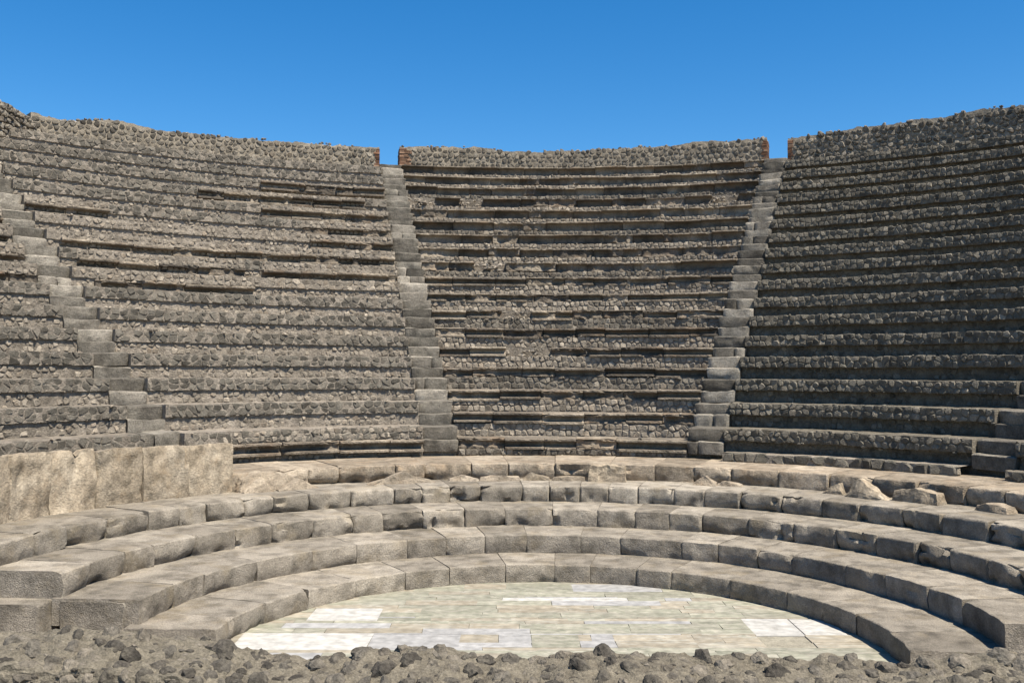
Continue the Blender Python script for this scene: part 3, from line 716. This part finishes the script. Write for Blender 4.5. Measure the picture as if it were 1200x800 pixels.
# side walls cutting off the ends of the ring
def side_wall(label, dist, sgn, seed, y0, y1, ztab):
    dx, dy = math.cos(AX), -math.sin(AX); fx, fy = math.sin(AX), math.cos(AX)
    P = lambda o_, y: (sgn * o_ * dx + y * fx, sgn * o_ * dy + y * fy)
    x, y = P(dist, (y0 + y1) / 2); root = empty('side_wall', (x, y, 0), label, 'wall')
    V = []; F = []; n = 40
    rows = [(dist - .03, 0), (dist - .03, .5), (dist - .03, .8), (dist - .03, 1), (dist + .35, 1), (dist + .8, 1), (dist + .8, 0)]; k = len(rows)
    for i in range(n + 1):
        yy = y0 + (y1 - y0) * i / n; zt = interp(ztab, yy) - .05
        for (o_, f_) in rows: X, Y = P(o_ + .03 * fbm(yy, f_ * 9, seed, 3), yy); V.append((X, Y, -.05 + (zt + .05) * f_ + .04 * fbm(yy, o_, 3, 2)))
    for i in range(n):
        for j in range(k): q = (j + 1) % k; F.append((i * k + j, i * k + q, (i + 1) * k + q, (i + 1) * k + j))
    F.append(tuple(range(k))[::-1]); F.append(tuple(n * k + j for j in range(k)))
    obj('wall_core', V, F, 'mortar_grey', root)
    rnd = random.Random(seed); cnt = 0; s = Soup()
    for Pp in cells(y1 - y0, 3.2, .16, .135, .85, rnd):
        cy = sum(q[1] for q in Pp) / len(Pp); cu = sum(q[0] for q in Pp) / len(Pp); zb = 6.3
        if zb + cy > interp(ztab, y0 + cu): continue
        V, F = prism(Pp, .018, rnd.uniform(.03, .08), .09, rnd, True)
        out = []
        for (u, v_, d) in V: X, Y = P(dist - .05 - d, y0 + u); out.append((X, Y, zb + v_))
        s.add(out, F if sgn < 0 else [f[::-1] for f in F])
    for i in range(int((y1 - y0) / .1)):
        for o_ in (0, .25, .55):
            yy = y0 + i * .1 + rnd.uniform(0, .1); X, Y = P(dist + o_, yy); s_ = rnd.uniform(.07, .13); V, F = ROCKS[rnd.randrange(10)]
            s.add([tuple(q) for q in np.array(V) * np.array([s_, s_ * 1.2, s_ * .8]) + np.array([X, Y, interp(ztab, yy) - .04 + rnd.uniform(-.03, .03)])], F)
    obj('wall_rubble', s.V, s.F, 'wallstone', root, kind='stuff')
side_wall('tall dark side wall of rough stones where the far rows end', 13.42, -1, 71, 6.5, 13.75, [(6.5, 8.95), (12.2, 8.9), (12.8, 8.84), (13.3, 8.72), (13.75, 8.62)])
side_wall('side wall of rough stones closing the rows past the last stair', 13.42, 1, 72, 6.5, 13.75, [(6.5, 9.35), (13.75, 9.25)])

# ------------------------------------------------------------------ parapet of upright slabs
root = empty('parapet', pol(S_R[4], R_(-68), S_Z[3]), 'tall upright ochre limestone parapet slabs standing on the fourth step', 'parapet')
js = [-96, -89.5, -82.9, -77.4, -71.4, -65.2, -59.0, -52.8]
def upright(t0, t1, zb, zt, chipw, seed):
    rnd = random.Random(seed); V = []; F = []; R = S_R[4] - .10 + rnd.uniform(-.018, .018); T = .17; lean_ = rnd.uniform(-.03, .03); nu, nv = 18, 14
    prof = [(0, f_ / nv) for f_ in range(nv + 1)] + [(T * .33, 1), (T * .66, 1), (T, 1), (T, .5), (T, 0)]; n = len(prof)
    for i in range(nu + 1):
        u = i / nu; th = t0 + .0005 + (t1 - t0 - .001) * u
        for (d, f_) in prof:
            na = fbm(th * 6, f_ * .6 + seed, d, 3.0); nb = fbm(th * 6, f_ + seed, d, 11.0)
            e = min(u, 1 - u) * (t1 - t0) * R; pull = max(0, .012 - e) * .5 + .03 * max(0, fbm(th * 9, f_ * 2 + seed, 1, 2)) * max(0, 1 - e / .06); tp = max(0, f_ - .95) * .35
            dd = d + ((.030 * na + .012 * nb + pull + tp + .02 * max(0, na)) if d < .01 else -.004)
            dd += lean_ * f_; z = zb + (zt - zb) * f_ + (.018 * na + .01 * nb if f_ > .9 else 0)
            for (cu, cw, cd_) in chipw:
                if f_ > .8: z -= cd_ * max(0, 1 - abs(u - cu) / cw)
                if f_ > .6: dd += (.05 if d < .01 else 0) * max(0, 1 - abs(u - cu) / cw)
            V.append(pol(R + dd, th, z))
    for i in range(nu):
        for j in range(n - 1): a_ = i * n + j; F.append((a_, a_ + n, a_ + n + 1, a_ + 1))
    F.append(tuple(range(n))); F.append(tuple(nu * n + j for j in range(n))[::-1])
    return V, F
tops = [1.70, 1.705, 1.70, 1.69, 1.665, 1.655, 1.64]
for q in range(7):
    chips = {3: [(.62, .14, .09)], 4: [(.05, .1, .03)], 5: [(.95, .06, .03)], 2: [(.0, .05, .02)]}.get(q, [])
    V, F = upright(R_(js[q]), R_(js[q + 1]), S_Z[3] - .01, tops[q], chips, 50 + q)
    obj('slab', V, F, 'parapet', root, smooth=True)

# ------------------------------------------------------------------ broken remains of the parapet on the fourth step
def fragment(name, label, R, thd, wdt, hgt, dep, peak, seed, lean=0.0, mat='limestone', flat=.25, zb=None):
    """angular broken slab: outline with a peak, real thickness, rough faces"""
    rnd = random.Random(seed); zb = S_Z[3] - .012 if zb is None else zb
    nu, nd, nv = 12, 5, 5; th = R_(thd); V = []; F = []
    def topz(u):
        h_ = max(flat, 1 - abs(u - peak) / (peak if u < peak else 1 - peak + 1e-6) * (1 - flat))
        return hgt * h_ * (1 + .12 * nz(u * 5, seed, 0))
    bm = bmesh.new()
    grid = {}
    def P(u, d, f_):
        a_, b_, c_ = u * wdt * 5, d * dep * 5, f_ * hgt * 5
        n3 = [.028 * nz(a_ + seed, b_ + o_, c_, 1.0) + .012 * nz(a_, b_ + seed, c_ + o_, 3.1) for o_ in (0, 11, 23)]
        x = (u - .5) * wdt * (1 - .10 * f_) + n3[0]; z = max(0, topz(u) * f_ + (n3[2] * .7 if f_ > 0 else 0)) - (0 if f_ > 0 else .02)
        y = (d - .5) * dep * (1 - .25 * f_) + n3[1] + lean * z
        return ((R + y) * math.sin(th) + x * math.cos(th), (R + y) * math.cos(th) - x * math.sin(th), zb + z)
    def vert(i, j, k):
        key = (i, j, k)
        if key not in grid: grid[key] = bm.verts.new(P(i / nu, j / nd, k / nv))
        return grid[key]
    for i in range(nu):
        for k in range(nv):
            bm.faces.new([vert(i, 0, k), vert(i + 1, 0, k), vert(i + 1, 0, k + 1), vert(i, 0, k + 1)])
            bm.faces.new([vert(i, nd, k + 1), vert(i + 1, nd, k + 1), vert(i + 1, nd, k), vert(i, nd, k)])
        for j in range(nd):
            bm.faces.new([vert(i, j, nv), vert(i + 1, j, nv), vert(i + 1, j + 1, nv), vert(i, j + 1, nv)])
    for j in range(nd):
        for k in range(nv):
            bm.faces.new([vert(0, j, k + 1), vert(0, j + 1, k + 1), vert(0, j + 1, k), vert(0, j, k)])
            bm.faces.new([vert(nu, j, k), vert(nu, j + 1, k), vert(nu, j + 1, k + 1), vert(nu, j, k + 1)])
    bm.normal_update(); bm.verts.index_update()
    V = [tuple(v_.co) for v_ in bm.verts]; F = [tuple(v_.index for v_ in f.verts) for f in bm.faces]; bm.free()
    o = obj(name, V, F, mat); tag(o, label, 'stone', 'broken remains of the parapet', 'thing')
frs = [('big tilted pale slab fragment next to the end of the parapet', 6.42, -48.0, .98, .27, .40, .35, .0, .75, 'limestone'),
       ('white wedge-shaped stone leaning at the foot of the parapet end', 6.22, -50.4, .48, .22, .20, .7, .2, .15, 'limestone'),
       ('low white mound-shaped stone on the fourth step beside the wedge-shaped one', 6.18, -44.6, .66, .17, .22, .55, .2, .15, 'limestone'),
       ('long pale sliver of slab with one sharp peak', 6.20, -29.5, 1.18, .18, .16, .50, .1, .12, 'limestone'),
       ('short low slab stub between the peaked sliver and the flat strip', 6.28, -20.3, .47, .11, .16, .4, .1, .45, 'limestone'),
       ('flat white strip of broken slab under the kerb blocks', 6.32, -15.0, .68, .09, .16, .3, .1, .7, 'limestone'),
       ('small peaked ochre stone next to the flat rectangular slab', 6.30, -9.7, .45, .15, .15, .25, .1, .35, 'parapet'),
       ('flat rectangular slab lying against the square ochre block', 6.30, -5.0, .55, .075, .18, .5, .0, .95, 'limestone'),
       ('square ochre limestone block standing as high as the kerb', 6.30, 0.6, .60, .265, .20, .5, .0, .97, 'parapet'),
       ('small hump-shaped pale stone below the kerb on the shaded side', 6.24, 14.7, .36, .16, .16, .5, .1, .35, 'limestone'),
       ('thin pale flat chip of slab beside the hump-shaped stone', 6.30, 18.0, .40, .09, .16, .2, .1, .5, 'limestone'),
       ('small triangular stone leaning on the big triangular fragment', 6.26, 32.4, .33, .19, .16, .8, .15, .1, 'parapet'),
       ('big triangular slab fragment propped against the kerb', 6.16, 37.6, .70, .29, .20, .22, .15, .06, 'parapet'),
       ('blunt ochre block beside the big triangular fragment', 6.28, 43.6, .66, .20, .24, .5, .0, .8, 'parapet'),
       ('flat pale stone on the fourth step near the big grey stair foot', 6.34, 53.0, .46, .12, .24, .5, .0, .7, 'limestone')]
for q, (lab, R, th, wd, h_, dp, pk, ln, fl, mt) in enumerate(frs): fragment('stone_fragment', lab, R, th, wd, h_, dp, pk, 31 + q, ln, mt, fl)

# ------------------------------------------------------------------ rubble wall along the stage
prof_tab = [(-2.79, 1.165), (-2.4, 1.192), (-2.13, 1.175), (-1.98, 1.199), (-1.61, 1.165), (-1.42, 1.147), (-1.23, 1.094), (-1.0, 1.087), (-0.89, 1.061), (-0.66, 1.078), (-0.57, 1.124), (-0.43, 1.119), (-0.33, 1.15), (-0.2, 1.155), (-0.08, 1.145), (0.14, 1.104), (0.25, 1.122), (0.34, 1.096), (0.57, 1.136), (0.72, 1.141), (0.84, 1.158), (0.98, 1.153), (1.19, 1.18), (1.27, 1.149), (1.5, 1.156), (1.68, 1.149), (1.87, 1.132), (1.95, 1.161), (2.06, 1.16), (2.25, 1.144), (2.34, 1.138), (2.43, 1.176), (2.62, 1.191), (2.98, 1.203)]
root = empty('stage_wall', (0, -3.95, .0), 'low crumbling wall of dark lava rocks set in mortar before the stage', 'wall')
YF = lambda x: -3.794 + SL * x
def wall_pt(x, s):
    """s 0..1 across: far face bottom -> top -> near face bottom"""
    zt = interp(prof_tab, x) - .035
    n_ = .03 * fbm(x, s * 2, 4, 3.0) + .012 * fbm(x, s * 4, 1, 12)
    if s < .25: return (x, YF(x) + .03 + n_, (zt - .02) * (s / .25))
    if s < .70:
        q = (s - .25) / .45; return (x, YF(x) - .5 * q, zt - .085 * q ** 1.4 + n_)
    q = (s - .70) / .30; return (x, YF(x) - .5 - .06 * q + n_ * .6, zt - .085 - (zt - .085 - .85) * q)
BIG = []
for q in range(14):
    V, F = rock_template(200 + q, 3, 8, .2)
    V = [tuple(Vector(v_) * (1 + .06 * nz(v_[0] + q, v_[1], v_[2], 7) + .04 * nz(v_[0], v_[1] + q, v_[2], 15))) for v_ in V]
    me = bpy.data.meshes.new('rock'); me.from_pydata(V, [], F); me.materials.append(M['rock']); BIG.append(me)
rnd = random.Random(8); placed = []; tries = 0
while len(placed) < 290 and tries < 9000:
    tries += 1; big = tries < 5000
    x = rnd.uniform(-3.2, 3.4); s = rnd.uniform(.27, .84)
    if x < -1.4 and s < .60 and rnd.random() < .8: continue
    r = rnd.uniform(.042, .078) if big else rnd.uniform(.022, .04); p_ = Vector(wall_pt(x, s))
    if any((p_ - q_).length < (r + rq) * .86 for q_, rq in placed): continue
    placed.append((p_, r)); o = bpy.data.objects.new('rock', BIG[rnd.randrange(14)]); col.objects.link(o); o.parent = root
    dn = Vector((0, 0, 1)) if s < .62 else Vector((0, -.75, .65))
    o.location = p_ - Vector(root.location) - dn * r * rnd.uniform(.40, .62); o.rotation_euler = [rnd.uniform(0, 6.28) for _ in range(3)]
    o.scale = (r * rnd.uniform(.95, 1.4), r * rnd.uniform(.9, 1.2), r * rnd.uniform(.85, 1.15))
xs = [-6 + .12 * i for i in range(22)] + [-3.36 + .016 * i for i in range(430)] + [3.52 + .12 * i for i in range(28)]
ss = [0, .1, .2, .24] + [.25 + .0105 * i for i in range(62)] + [.93, 1.0]
nx, ns = len(xs) - 1, len(ss) - 1
V = np.array([wall_pt(x, q) for x in xs for q in ss]); F = []
PP = np.array([tuple(p_) for p_, _ in placed]); PR = np.array([r for _, r in placed])
lift = np.zeros(len(V))
for c in range(0, len(V), 4000):          # mortar creeps up around every rock
    d = np.linalg.norm(V[c:c + 4000, None] - PP[None], axis=2) / PR[None]
    lift[c:c + 4000] = (np.clip(1.35 - d, 0, .35) / .35 * PR[None] * .2).max(1)
rough = np.array([.006 * fbm(x * 1.0, y, z, 16) + .004 * fbm(x, y, z, 45) for x, y, z in V])
up_ = np.array([0, -.35, .93]); V = V + (lift + rough)[:, None] * up_
for i in range(nx):
    for j in range(ns): a_ = i * (ns + 1) + j; F.append((a_, a_ + 1, a_ + ns + 2, a_ + ns + 1))
obj('wall_core', V, F, 'wallmortar', root, smooth=True)
s = Soup()
for _ in range(1500):
    x = rnd.uniform(-3.2, 3.4); p_ = wall_pt(x, rnd.uniform(.26, .9)); r = rnd.uniform(.008, .026) * (1.4 if rnd.random() < .15 else 1); V, F = ROCKS[rnd.randrange(10)]
    s.add([(p_[0] + a_ * r * 1.3, p_[1] + b_ * r, p_[2] - r * .35 + c_ * r * .7) for a_, b_, c_ in V], F)
obj('pebbles', s.V, s.F, 'rock', root, kind='stuff')
